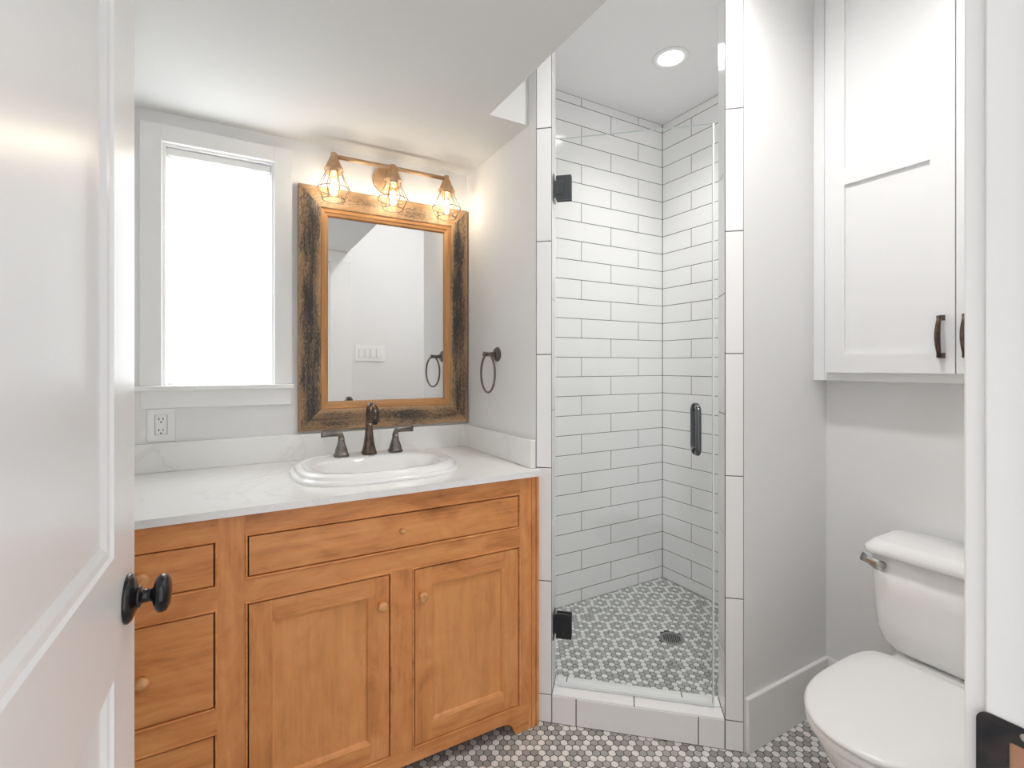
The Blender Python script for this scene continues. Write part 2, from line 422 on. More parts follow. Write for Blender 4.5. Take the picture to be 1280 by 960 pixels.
# row whose top is z=1.314 is index 12 -> joints 0.667/1.074 on the back wall
A = [0.191+0.407*i for i in range(4)]; B = [0.394+0.407*i for i in range(4)]
t1 = MB(); tiled(t1, (SX, 0, 0), (-1, 0, 0), (0, -1, 0), SX-0.118, A, B)
t1.box(0.05, SX+0.15, 0.0015, 0.14, 0, HIGH, 1)
struct('wall_shower_back', t1, [M_TILE, M_GROUT])
t2 = MB(); tiled(t2, (SX, 0, 0), (0, -1, 0), (-1, 0, 0), -SY, [0.413, 0.82], [0.209, 0.616])
t2.box(SX+0.0015, SX+0.15, -1.0, 0.0015, 0, HIGH, 1)
struct('wall_shower_right', t2, [M_TILE, M_GROUT])
t3 = MB(); tiled(t3, (0.1185, 0, 0), (0, -1, 0), (1, 0, 0), -j2.y, [0.2, 0.6], [0.4])
struct('wall_shower_left', t3, [M_TILE])
t4 = MB(); tiled(t4, (SX, SY, 0), (-1, 0, 0), (0, 1, 0), SX-k2.x, [0.2, 0.6], [0.4])
struct('wall_shower_partition', t4, [M_TILE])
ZP = [0.0, 0.099]+[0.099+0.4035*i for i in range(1, 7)]+[HIGH]
def post(name, u0, u1, uj, sgn):
    mb = MB()
    for a, b in zip(ZP, ZP[1:]):
        mb.tile(D0, U_, -N_, u0, u1, a, b, bv=0.0014)
    zz = [0.1]+[0.099+0.4035*(i-0.5) for i in range(1, 8)]+[HIGH]
    for a, b in zip(zz, zz[1:]):
        o = dg(uj, 0.0); mb.tile(o, N_, U_*sgn, 0.002, THK, a, b, g=0.0012)
    q0 = dg(u0, 0.002); q1 = dg(u1, 0.002); q2 = dg(u1, 0.006); q3 = dg(u0, 0.006)
    mb.prism([q0[:2], q1[:2], q2[:2], q3[:2]], 0, HIGH, 1)
    r0 = dg(uj-sgn*0.0015, 0.002); r1 = dg(uj-sgn*0.0015, THK); r2 = dg(uj-sgn*0.006, THK); r3 = dg(uj-sgn*0.006, 0.002)
    pl = [r0[:2], r1[:2], r2[:2], r3[:2]]
    if sgn < 0: pl = pl[::-1]
    mb.prism(pl, 0.05, HIGH, 1)
    struct(name, mb, [M_TILE, M_GROUT])
post('trim_1', 0.0, UA, UA, 1)
post('trim_2', UB, ULEN, UB, -1)
# curb
cb = MB(); js = [UA, 0.142, 0.549, UB]
for a, b in zip(js, js[1:]): cb.tile(D0, U_, -N_, a, b, 0.0, 0.099)
for a, b in ((UA, 0.341), (0.341, UB)): cb.tile(dg(0, 0, 0.102), U_, (0, 0, 1), a, b, 0.0, 0.058, V=N_)
for a, b in ((UA, 0.10), (0.10, 0.507), (0.507, UB)): cb.tile(dg(0, 0, 0.102), U_, (0, 0, 1), a, b, 0.058, THK, V=N_)
for a, b in ((UA, 0.24), (0.24, UB)): cb.tile(dg(0, THK, 0), U_, N_, a, b, 0.02, 0.10)
cb.prism([dg(UA, 0.0018)[:2], dg(UB, 0.0018)[:2], dg(UB, THK-0.0018)[:2], dg(UA, THK-0.0018)[:2]], 0.0, 0.1003, 1)
struct('shower_curb', cb, [M_TILE, M_GROUT])

# baseboards
def baseboard(name, pts_poly, z=0.18): struct(name, MB().prism(pts_poly, 0.0, z), M_TRIM, bevel=0.003)
baseboard('baseboard_partition', [(0.519, -1.075), (XR, -1.075), (XR, -1.0602), (0.519, -1.0602)])
baseboard('baseboard_right', [(XR-0.015, YD), (XR, YD), (XR, -1.075), (XR-0.015, -1.075)])
baseboard('baseboard_door', [(-0.13, YD), (XR-0.015, YD), (XR-0.015, YD+0.015), (-0.13, YD+0.015)])

# ------------------------------------------------------------------ window
win = struct_root('window_1', (-0.98, 0, 1.2))
c = MB(); c.box(-1.217, -1.155, -0.019, 0, 1.2, 2.102); c.box(-0.805, -0.743, -0.019, 0, 1.2, 2.102); c.box(-1.155, -0.805, -0.019, 0, 2.045, 2.102)
build('window_casing', c, M_TRIM, win, bevel=0.0015)
build('window_sill', qb(-1.232, -0.738, -0.045, 0.05, 1.183, 1.2), M_TRIM, win, bevel=0.003)
build('window_apron', qb(-1.214, -0.748, -0.017, 0, 1.122, 1.183), M_TRIM, win, bevel=0.0015)
j = MB(); j.box(WX0, WX0+0.012, 0.0, 0.13, 1.2, WZ1); j.box(WX1-0.012, WX1, 0.0, 0.13, 1.2, WZ1); j.box(WX0+0.012, WX1-0.012, 0.0, 0.13, WZ1-0.012, WZ1)
j.box(WX0, WX1, 0.05, 0.13, WZ0, 1.2)
build('window_jamb', j, M_TRIM, win)
s_ = MB(); a0, a1 = WX0+0.012, WX1-0.012
s_.box(a0, a0+0.018, 0.09, 0.12, 1.2, 2.038); s_.box(a1-0.018, a1, 0.09, 0.12, 1.2, 2.038); s_.box(a0+0.018, a1-0.018, 0.09, 0.12, 1.2, 1.218)
s_.box(a0+0.018, a1-0.018, 0.09, 0.12, 2.02, 2.038)
build('window_sash', s_, M_TRIM, win, bevel=0.002)
build('window_pane', qb(a0+0.018, a1-0.018, 0.103, 0.107, 1.218, 2.02), M_WINGL, win)
sh = thing('roller_shade', (-0.98, 0.03, 2.02), 'white sheer roller shade pulled down inside the bright window', 'window shade')
build('shade_cassette', qb(a0+0.001, a1-0.001, 0.014, 0.05, 2.010, 2.037), M_TRIM, sh, bevel=0.004)
build('shade_fabric', qb(a0+0.003, a1-0.003, 0.030, 0.0308, 1.207, 2.012), M_SHADE, sh)
build('shade_bottom_bar', qb(a0+0.003, a1-0.003, 0.025, 0.036, 1.201, 1.208), M_PLAST, sh, bevel=0.002)

# ------------------------------------------------------------------ doorway and door leaf
fr = MB()
fr.box(DX1, DX1+0.02, YD2, YD, 0, DZ); fr.box(DX0-0.02, DX0, YD2, YD, 0, DZ); fr.box(DX0-0.02, DX1+0.02, YD2, YD, DZ, DZ+0.02)
fr.box(DX1-0.011, DX1, YD2+0.01, YD-0.040, 0, DZ); fr.box(DX0, DX0+0.011, YD2+0.01, YD-0.040, 0, DZ)
fr.box(DX0+0.011, DX1-0.011, YD2+0.01, YD-0.040, DZ-0.011, DZ)
jamb = struct('trim_3', fr, M_TRIM, bevel=0.002)
cs = MB()
cs.box(DX1+0.006, DX1+0.165, YD, YD+0.018, 0, DZ+0.006); cs.box(DX0-0.12, DX0-0.006, YD, YD+0.018, 0, DZ+0.006)
cs.box(DX0-0.12, DX1+0.165, YD, YD+0.018, DZ+0.006, LOW-0.001)
struct('trim_4', cs, M_TRIM, bevel=0.002)
# strike plate on the jamb
sp = thing('strike_plate', (DX1, YD-0.02, 0.92), 'dark bronze latch strike plate let into the right door jamb', 'strike plate')
pb = MB(); yA, yB = YD+0.006, YD-0.058
def rr(y0, y1, z0, z1, r, n=5):
    out = []
    for cy_, cz_, a0_ in ((y1-r, z1-r, 0), (y0+r, z1-r, 90), (y0+r, z0+r, 180), (y1-r, z0+r, 270)):
        for k in range(n+1):
            a = math.radians(a0_+90*k/n); out.append((cy_+r*math.cos(a), cz_+r*math.sin(a)))
    return out
outer = rr(yB, yA, 0.840, 0.930, 0.010); inner = rr(YD-0.040, YD-0.018, 0.880, 0.912, 0.003)
rings = [[(DX1-0.0002, a, b) for a, b in outer], [(DX1-0.0018, a, b) for a, b in outer],
         [(DX1-0.0022, a, b) for a, b in inner], [(DX1+0.004, a, b) for a, b in inner]]
pb.loft(rings, 0, False, False, False)
build('plate', pb, M_KNB, sp)
build('latch_hole', qb(DX1-0.0005, DX1+0.0003, YD-0.040, YD-0.018, 0.880, 0.912), mat('bare_wood', (0.42, 0.22, 0.13), 0.8), sp)
build('screw', MB().lathe((DX1-0.0016, YD-0.029, 0.922), (-1, 0, 0), [(0.0045, 0), (0.0035, 0.001), (0.001, 0.0012)], 12), M_NIC, sp)

# door leaf, swung open into the room on the left
DL, DH, DT = 0.745, 2.03, 0.035
rot = -math.radians(2.1)
door = struct_root('door_1', (-1.1013, -1.8955, 0.01), rot)
lf = MB()
def leaf_panel(mb, y0, y1, z0, z1):
    """recessed panel with a moulded edge on both faces"""
    for X, d in ((0.0, -1), (-DT, 1)):
        prof = [(0.0, 0.0), (0.004, 0.0035), (0.012, 0.005), (0.022, 0.010), (0.030, 0.0105)]
        rings = []
        for ins, dep in prof:
            q = [(X+d*dep, y0+ins, z0+ins), (X+d*dep, y1-ins, z0+ins), (X+d*dep, y1-ins, z1-ins), (X+d*dep, y0+ins, z1-ins)]
            rings.append(q if d < 0 else q[::-1])
        mb.loft(rings, 0, False, True, False)
st, zb, zl0, zl1, zt = 0.121, 0.22, 0.850, 1.009, DH-0.13
lf.box(-DT, 0, 0, st, 0, DH); lf.box(-DT, 0, DL-st, DL, 0, DH)
lf.box(-DT, 0, st, DL-st, 0, zb); lf.box(-DT, 0, st, DL-st, zl0, zl1); lf.box(-DT, 0, st, DL-st, zt, DH)
leaf_panel(lf, st, DL-st, zb, zl0); leaf_panel(lf, st, DL-st, zl1, zt)
build('door_leaf', lf, M_DOOR, door, local=True)
ky, kz = DL-0.050, 0.926
build('rosette', MB().lathe((0, ky, kz), (1, 0, 0), [(0.034, 0), (0.034, 0.003), (0.031, 0.007), (0.020, 0.011), (0.014, 0.014)], 40), M_KNB, door, local=True)
kb = build('door_knob', MB().lathe((0, ky, kz), (1, 0, 0), [(0.0155, 0.012), (0.0145, 0.016), (0.0095, 0.018), (0.0088, 0.028), (0.011, 0.031), (0.021, 0.0335), (0.0262, 0.038), (0.0270, 0.0425), (0.0250, 0.048), (0.0175, 0.0518), (0.008, 0.0532), (0.001, 0.0535)], 40), M_KNB, door, local=True)
build('rosette', MB().lathe((-DT, ky, kz), (-1, 0, 0), [(0.034, 0), (0.034, 0.003), (0.031, 0.007), (0.020, 0.011)], 40), M_KNB, door, local=True)
build('door_knob', MB().lathe((-DT, ky, kz), (-1, 0, 0), [(0.013, 0.010), (0.0095, 0.018), (0.0095, 0.034), (0.022, 0.041), (0.0285, 0.051), (0.018, 0.061), (0.001, 0.0633)], 32), M_KNB, door, local=True)
build('latch_plate', qb(-DT/2-0.012, -DT/2+0.012, DL-0.001, DL+0.0006, kz-0.028, kz+0.028), M_KNB, door, local=True)
for z in (0.2, 1.0, 1.8):
    build('hinge', MB().lathe((0.004, -0.004, z-0.045), (0, 0, 1), [(0.006, 0), (0.006, 0.09)], 12), M_KNB, door, local=True)

# ------------------------------------------------------------------ vanity cabinet
FY = -0.622            # front plane
VT = 0.883            # top of cabinet
van = thing('vanity_cabinet', (-0.68, -0.3, 0), 'honey maple vanity cabinet with two doors and three drawers under white quartz', 'vanity cabinet')
fi, bk = FY, FY+0.02
ff = MB()
VX0 = -1.352
OP = [(-1.285, -0.977, 0.701, 0.824), (-1.285, -0.977, 0.392, 0.648), (-1.285, -0.977, 0.095, 0.334),
      (-0.915, -0.079, 0.709, 0.829), (-0.915, -0.527, 0.092, 0.651), (-0.464, -0.079, 0.092, 0.649)]
ff.box(VX0, -1.285, fi, bk, 0.05, VT, 1); ff.box(-0.977, -0.915, fi, bk, 0.05, VT, 1); ff.box(-0.079, -0.045, fi, bk, 0.092, VT, 1)
ff.box(-1.285, -0.977, fi, bk, 0.824, VT, 0); ff.box(-1.285, -0.977, fi, bk, 0.648, 0.701, 0); ff.box(-1.285, -0.977, fi, bk, 0.334, 0.392, 0)
ff.box(-0.915, -0.079, fi, bk, 0.829, VT, 0); ff.box(-0.915, -0.079, fi, bk, 0.650, 0.709, 0); ff.box(-0.527, -0.464, fi, bk, 0.092, 0.650, 1)
ff.box(-1.285, -0.977, fi, bk, 0.05, 0.095, 0)
# bottom rail with the curved bracket foot
arc = [(-0.915, 0.05), (-0.160, 0.05)]
for k in range(1, 9):
    a = k/8*PI/2; arc.append((-0.150+0.048*math.sin(a)-0.010*(k < 2), 0.05-0.042*(1-math.cos(a))))
arc += [(-0.092, 0.001), (-0.045, 0.001), (-0.045, 0.092), (-0.915, 0.092)]
ff.extrude_xz(arc, fi, bk, 0)
build('face_frame', ff, [W_X, W_Z], van)
# beads round every opening
for (x0, x1, z0, z1) in OP:
    bd = MB(); r = 0.0032
    rings = []
    loop = [(x0+r*.2, z0+r*.2), (x1-r*.2, z0+r*.2), (x1-r*.2, z1-r*.2), (x0+r*.2, z1-r*.2)]
    for ins, d in ((-0.0015, 0.0), (-0.0005, -0.0028), (0.0020, -0.0040), (0.0045, -0.0028), (0.0052, 0.0), (0.0052, 0.012)):
        rings.append([(a+ins*sa, FY+d, b+ins*sb) for (a, b), (sa, sb) in zip(loop, ((1, 1), (-1, 1), (-1, -1), (1, -1)))])
    bd.loft(rings, 0, False, False, False)
    build('bead_moulding', bd, W_X, van)
# carcass behind the frame, filler strip, toe kick
cc = MB(); cc.box(VX0, VX0+0.018, bk, -0.005, 0.0, VT, 1); cc.box(-0.060, -0.045, bk, -0.005, 0.0, VT, 1); cc.box(VX0+0.018, -0.060, bk, -0.02, 0.06, 0.078, 0)
build('carcass', cc, [W_X, W_Z], van)
build('gap_shade_sheet', qb(VX0+0.018, -0.060, bk+0.012, bk+0.016, 0.078, 0.86), M_GAP, van)  # dark sheet behind the fronts, painted as the shade in their gaps
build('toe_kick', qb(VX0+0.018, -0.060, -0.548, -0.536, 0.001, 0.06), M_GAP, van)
fp = MB(); xs = [(-0.045, 0), (-0.034, 0), (-0.0325, 0.004), (-0.031, 0.0), (-0.021, 0), (-0.019, 0.006), (-0.013, 0.006), (-0.011, 0.001), (-0.0008, 0.003)]
n = len(xs); P = [(x, FY-0.0005+d, z) for z in (0.001, VT) for x, d in xs]+[(xs[-1][0], -0.603, 0.001), (xs[-1][0], -0.603, VT), (xs[0][0], -0.603, 0.001), (xs[0][0], -0.603, VT)]
fp.quadverts(P, [(i, i+1, n+i+1, n+i) for i in range(n-1)]+[(n-1, 2*n, 2*n+1, 2*n-1), (2*n, 2*n+2, 2*n+3, 2*n+1)])
build('filler_strip', fp, W_Z, van)
def wood_knob(parent, x, z, y=FY, s=1.0):
    build('knob', MB().lathe((x, y, z), (0, -1, 0), [(0.0085*s, 0), (0.0065*s, 0.005*s), (0.0065*s, 0.009*s), (0.012*s, 0.013*s), (0.0155*s, 0.018*s), (0.0155*s, 0.022*s), (0.012*s, 0.027*s), (0.006*s, 0.029*s), (0.0005, 0.0293*s)], 28), W_K, parent)
def slab_front(name, x0, x1, z0, z1):
    g = 0.0052+0.0036; x0 += g; x1 -= g; z0 += g; z1 -= g
    o = build(name, qb(x0, x1, FY-0.0006, FY+0.018, z0, z1), W_X, van, bevel=0.0012); return o
for i, (x0, x1, z0, z1) in enumerate(OP[:3]):
    d = slab_front('drawer', x0, x1, z0, z1); wood_knob(d, -1.131, 0.5*(z0+z1)-0.003*(i == 1))
d = slab_front('false_front', *OP[3]); build('knob', MB().lathe((-0.497, FY, 0.769), (0, -1, 0), [(0.0075, 0), (0.0065, 0.006), (0.008, 0.010), (0.0085, 0.016), (0.006, 0.019), (0.0005, 0.0195)], 24), W_K, d)
def wood_door(x0, x1, z0, z1, kx, kz_):
    g = 0.0088; x0 += g; x1 -= g; z0 += g; z1 -= g; s, f, b = 0.055, FY-0.0006, FY+0.019
    mb = MB()
    mb.box(x0, x0+s, f, b, z0, z1, 1); mb.box(x1-s, x1, f, b, z0, z1, 1)
    mb.box(x0+s, x1-s, f, b, z0, z0+s, 0); mb.box(x0+s, x1-s, f, b, z1-s, z1, 0)
    o = build('door', mb, [W_X, W_Z], van, bevel=0.0006)
    pm = MB(); rings = []
    for ins, dd in ((0, 0), (0.002, 0.0015), (0.005, 0.002), (0.008, 0.005), (0.010, 0.0085), (0.012, 0.009)):
        a0_, a1_, b0_, b1_ = x0+s+ins, x1-s-ins, z0+s+ins, z1-s-ins
        rings.append([(a0_, f+dd, b0_), (a1_, f+dd, b0_), (a1_, f+dd, b1_), (a0_, f+dd, b1_)])
    pm.loft(rings, 0, False, True, False); build('door_panel', pm, W_P, o)
    wood_knob(o, kx, kz_)
wood_door(*OP[4], -0.560, 0.560); wood_door(*OP[5], -0.434, 0.560)

# ------------------------------------------------------------------ countertop with backsplash, hole for the basin
SC = (-0.496, -0.318); SA, SB = 0.281, 0.232      # basin centre and half sizes
ct = thing('countertop', (-0.68, -0.3, 0.8835), 'white veined quartz countertop with low backsplash on the maple vanity', 'countertop')
def oval(a, b, n=64, p=2.25, cx=SC[0], cy=SC[1]):
    out = []
    for k in range(n):
        t = 2*PI*k/n; c_, s2 = math.cos(t), math.sin(t)
        out.append((cx+a*math.copysign(abs(c_)**(2/p), c_), cy+b*math.copysign(abs(s2)**(2/p), s2)))
    return out
cm = MB(); CZ0, CZ1 = 0.8835, 0.903; cx0, cx1, cy0, cy1 = -1.3598, -0.001, -0.640, -0.0005
hole = oval(SA-0.04, SB-0.04)
def onrect(px, py):
    dx, dy = px-SC[0], py-SC[1]; ts = []
    if dx > 1e-9: ts.append((cx1-SC[0])/dx)
    if dx < -1e-9: ts.append((cx0-SC[0])/dx)
    if dy > 1e-9: ts.append((cy1-SC[1])/dy)
    if dy < -1e-9: ts.append((cy0-SC[1])/dy)
    t = min(ts); return (SC[0]+dx*t, SC[1]+dy*t)
outl = [onrect(*p) for p in hole]
for corner in ((cx0, cy0), (cx1, cy0), (cx1, cy1), (cx0, cy1)):      # snap nearest to the corners
    k = min(range(64), key=lambda i: (outl[i][0]-corner[0])**2+(outl[i][1]-corner[1])**2); outl[k] = corner
rings = [[(x, y, CZ0) for x, y in hole], [(x, y, CZ1) for x, y in hole], [(x, y, CZ1) for x, y in outl], [(x, y, CZ0) for x, y in outl], [(x, y, CZ0) for x, y in hole]]
rings = [list(reversed(r)) for r in rings]
cm.loft(rings, 0, False, False, False)
build('worktop', cm, M_MARBLE, ct)
build('backsplash', qb(-1.3598, -0.001, -0.020, -0.0005, 0.9035, 1.003), M_MARBLE, ct, bevel=0.0015)
build('side_splash', qb(-0.021, -0.001, -0.597, -0.0205, 0.9035, 1.003), M_MARBLE, ct, bevel=0.0015)

# ------------------------------------------------------------------ basin
sk = MB(); Z = 0.9035
rings = []
for ins, h in ((0.000, 0.000), (0.000, 0.008), (0.003, 0.0115), (0.007, 0.0125), (0.013, 0.0130), (0.0145, 0.0145), (0.0150, 0.022), (0.018, 0.0255), (0.023, 0.0265), (0.0245, 0.0275), (0.025, 0.0280), (0.029, 0.0295), (0.035, 0.0297), (0.038, 0.0290), (0.041, 0.0278), (0.044, 0.0273)):
    rings.append([(x, y, Z+h) for x, y in oval(SA-ins, SB-ins, 64, 3.1-ins*9)])
for a, b, h, sy in ((0.221, 0.146, 0.0262, -0.030), (0.216, 0.141, 0.0230, -0.031), (0.210, 0.135, 0.016, -0.031), (0.203, 0.129, 0.004, -0.031), (0.194, 0.121, -0.025, -0.030), (0.182, 0.108, -0.065, -0.026), (0.14, 0.08, -0.095, -0.022), (0.08, 0.05, -0.108, -0.02), (0.03, 0.03, -0.112, -0.02)):
    rings.append([(x, y, Z+h) for x, y in oval(a, b, 64, 2.3, SC[0], SC[1]+sy)])
sk.loft(rings, 0, False, True, True)
sink = thing('basin', (SC[0], SC[1], 0.9035), 'white oval drop-in porcelain basin with stepped rim in the countertop', 'sink')
build('bowl', sk, M_POR, sink)
build('basin_drain', MB().lathe((SC[0], SC[1]-0.02, Z-0.1118), (0, 0, 1), [(0.022, 0), (0.022, 0.002), (0.016, 0.003), (0.002, 0.001)], 24), M_BRZ, sink)
th = [2*PI*k/24 for k in range(24)]
build('maker_mark', MB().tube([(SC[0]+0.009+0.011*math.cos(t), SC[1]+0.1115+0.004*math.sin(t), Z+0.0262) for t in th], 0.0006, 6, closed=True), M_NIC, sink)

# ------------------------------------------------------------------ widespread tap set
FX, FYY, FZ = -0.487, SC[1]+0.1475, 0.9308
tap = thing('bathroom_faucet', (FX, FYY, FZ), 'oil-rubbed bronze faucet with arched spout and two lever handles on the basin', 'faucet')
def sq(c, hw, z, p=3.5, n=24, hy=None):
    out = []
    for k in range(n):
        t = 2*PI*k/n; a, b = math.cos(t), math.sin(t)
        out.append((c[0]+hw*math.copysign(abs(a)**(2/p), a), c[1]+(hy or hw)*math.copysign(abs(b)**(2/p), b), z))
    return out
sp_ = MB(); rings = [sq((FX, FYY), h, FZ+z) for h, z in ((0.0270, 0), (0.0275, 0.007), (0.0255, 0.012), (0.0250, 0.014), (0.0200, 0.035), (0.0160, 0.065), (0.0125, 0.10), (0.0118, 0.125))]
sp_.loft(rings, 0, True, True, True)
pts, rad = [], []
for z in (0.115, 0.135): pts.append((FX, FYY, FZ+z)); rad.append(0.0120)
for k in range(0, 13):
    a = PI*k/12*0.97; pts.append((FX, FYY-0.044+0.044*math.cos(a), FZ+0.146+0.042*math.sin(a))); rad.append((0.0120+0.0012*k/12, 0.0120+0.0045*k/12))
pts.append((FX, FYY-0.0915, FZ+0.128)); rad.append((0.0150, 0.0190))
sp_.tube(pts, rad, 20)
build('spout', sp_, M_BRZ, tap)
build('aerator', MB().lathe((FX, FYY-0.0915, FZ+0.122), (0, 0, 1), [(0.008, 0), (0.0095, 0.001), (0.0095, 0.008)], 20), M_BLK, tap)
for sx in (-1, 1):
    hx = FX+sx*0.1025; h = MB()
    h.loft([sq((hx, FYY), a, FZ+z) for a, z in ((0.0262, 0), (0.0266, 0.007), (0.0235, 0.012), (0.0225, 0.014), (0.0205, 0.026), (0.0150, 0.042), (0.0112, 0.058), (0.0105, 0.072))], 0, True, True, True)
    pp, rd = [], []
    for k in range(9):
        a = k/8*PI/2; pp.append((hx+sx*0.014*(1-math.cos(a)), FYY-0.001, FZ+0.070+0.016*math.sin(a))); rd.append((0.0095-0.0030*k/8, 0.0095+0.001*k/8))
    for k in range(1, 7):
        t = k/6; pp.append((hx+sx*(0.014+0.058*t), FYY-0.001, FZ+0.086+0.001*math.sin(t*3))); rd.append((0.0062-0.0022*t, 0.0105+0.001*t))
    h.tube(pp, rd, 16); build('lever_handle', h, M_PEW, tap)

# ------------------------------------------------------------------ power outlet, switch plate
ol = thing('power_outlet', (-1.158, 0, 1.066), 'white double power outlet on the wall under the window', 'outlet')
build('cover_plate', qb(-1.198, -1.118, -0.006, 0, 1.0065, 1.121), M_PLAST, ol, bevel=0.002)
build('receptacle', qb(-1.1745, -1.1415, -0.0085, -0.006, 1.0315, 1.0985), M_PLAST, ol, bevel=0.001)
for zc in (1.085, 1.047):
    o_ = MB()
    for dx in (-0.006, 0.006): o_.box(-1.158+dx-0.0012, -1.158+dx+0.0012, -0.0089, -0.0085, zc-0.0035, zc+0.0045)
    o_.lathe((-1.158, -0.0085, zc-0.0105), (0, -1, 0), [(0.0026, 0), (0.0026, 0.0004)], 10)
    build('socket_slots', o_, M_DARK, ol)
o_ = MB(); o_.box(-1.172, -1.152, -0.0095, -0.0085, 1.0625, 1.0675); o_.box(-1.149, -1.146, -0.0092, -0.0085, 1.0625, 1.0675)
build('test_button', o_, M_PLAST, ol)
of = MB(); fr_ = [(-1.1752, 1.0308), (-1.1408, 1.0308), (-1.1408, 1.0992), (-1.1752, 1.0992)]
of.tube([(x, -0.0062, z) for x, z in fr_], 0.0006, 6, closed=True); build('seam', of, M_GROUT, ol)

sw = thing('light_switch', (0.01, YD, 1.368), 'white four-gang rocker switch plate on the door wall, seen in the mirror', 'light switch')
build('cover_plate', qb(-0.105, 0.125, YD, YD+0.006, 1.305, 1.431), M_PLAST, sw, bevel=0.002)
for k in range(4):
    xc = 0.01+(k-1.5)*0.046
    build('rocker', MB().box(xc-0.0165, xc+0.0165, YD+0.006, YD+0.0095, 1.334, 1.402), M_PLAST, sw, bevel=0.001)
sg = MB()
for k in range(4):
    xc = 0.01+(k-1.5)*0.046; sg.tube([(xc+a*0.0172, YD+0.0063, z) for a, z in ((-1, 1.3335), (1, 1.3335), (1, 1.4025), (-1, 1.4025))], 0.0007, 6, closed=True)
build('seam', sg, M_GROUT, sw)

# ------------------------------------------------------------------ framed mirror
mr = thing('wall_mirror', (-0.365, 0, 1.015), 'wall mirror in a reclaimed wood frame with worn black paint above the sink', 'mirror')
MX0, MX1, MZ0, MZ1 = -0.722, -0.006, 1.0145, 1.977
BW = 0.082
def board(side):
    """mitred board: cross profile from outer edge to inner edge, (inset, y)"""
    prof = [(0, -0.001), (0, -0.024), (0.003, -0.028), (0.020, -0.0295), (0.041, -0.030), (0.062, -0.0295), (0.078, -0.028), (BW, -0.025), (BW, -0.001)]
    band = [0, 0, 0.25, 0.7, 1.0, 0.85, 0.25, 0, 0]
    mb = MB(); mb.key = 'band'; nseg = 14
    c0, c1 = (MX0, MX1) if side in 'bt' else (MZ0, MZ1)
    rings = []
    for k in range(nseg+1):
        ring = []
        for ins, y in prof:
            t = c0+ins+(c1-c0-2*ins)*k/nseg
            if side == 't': ring.append((t, y, MZ1-ins))
            if side == 'b': ring.append((t, y, MZ0+ins))
            if side == 'l': ring.append((MX0+ins, y, t))
            if side == 'r': ring.append((MX1-ins, y, t))
        rings.append(ring)
    mb.loft(rings, 0, False, False, False, True)
    for k in range(nseg+1):
        for i in range(len(prof)): mb.attr[k*len(prof)+i] = band[i]
    if side in 't': 
        for kk in mb.attr: mb.attr[kk] *= 0.75
    if side in 'br':
        mb.f = [list(reversed(f)) for f in mb.f] if side == 'b' else mb.f
    return mb
for sd in 'tblr':
    build('frame_board', board(sd), R_X if sd in 'tb' else R_Z, mr)
def liner_piece(side):
    i0 = BW; prof = [(i0, -0.006), (i0, -0.0215), (i0+0.003, -0.0235), (i0+0.013, -0.0225), (i0+0.017, -0.019), (i0+0.026, -0.016), (i0+0.030, -0.008), (i0+0.030, -0.003)]
    mb = MB(); c0, c1 = (MX0, MX1) if side in 'bt' else (MZ0, MZ1); rings = []
    for k in range(2):
        ring = []
        for ins, y in prof:
            t = c0+ins+(c1-c0-2*ins)*k
            ring.append({'t': (t, y, MZ1-ins), 'b': (t, y, MZ0+ins), 'l': (MX0+ins, y, t), 'r': (MX1-ins, y, t)}[side])
        rings.append(ring)
    mb.loft(rings, 0, False, False, False, True); return mb
for sd in 'tblr': build('inner_moulding', liner_piece(sd), LN_X if sd in 'tb' else LN_Z, mr)
build('mirror_glass', qb(MX0+BW+0.02, MX1-BW-0.02, -0.006, -0.002, MZ0+BW+0.02, MZ1-BW-0.02), M_MIR, mr)

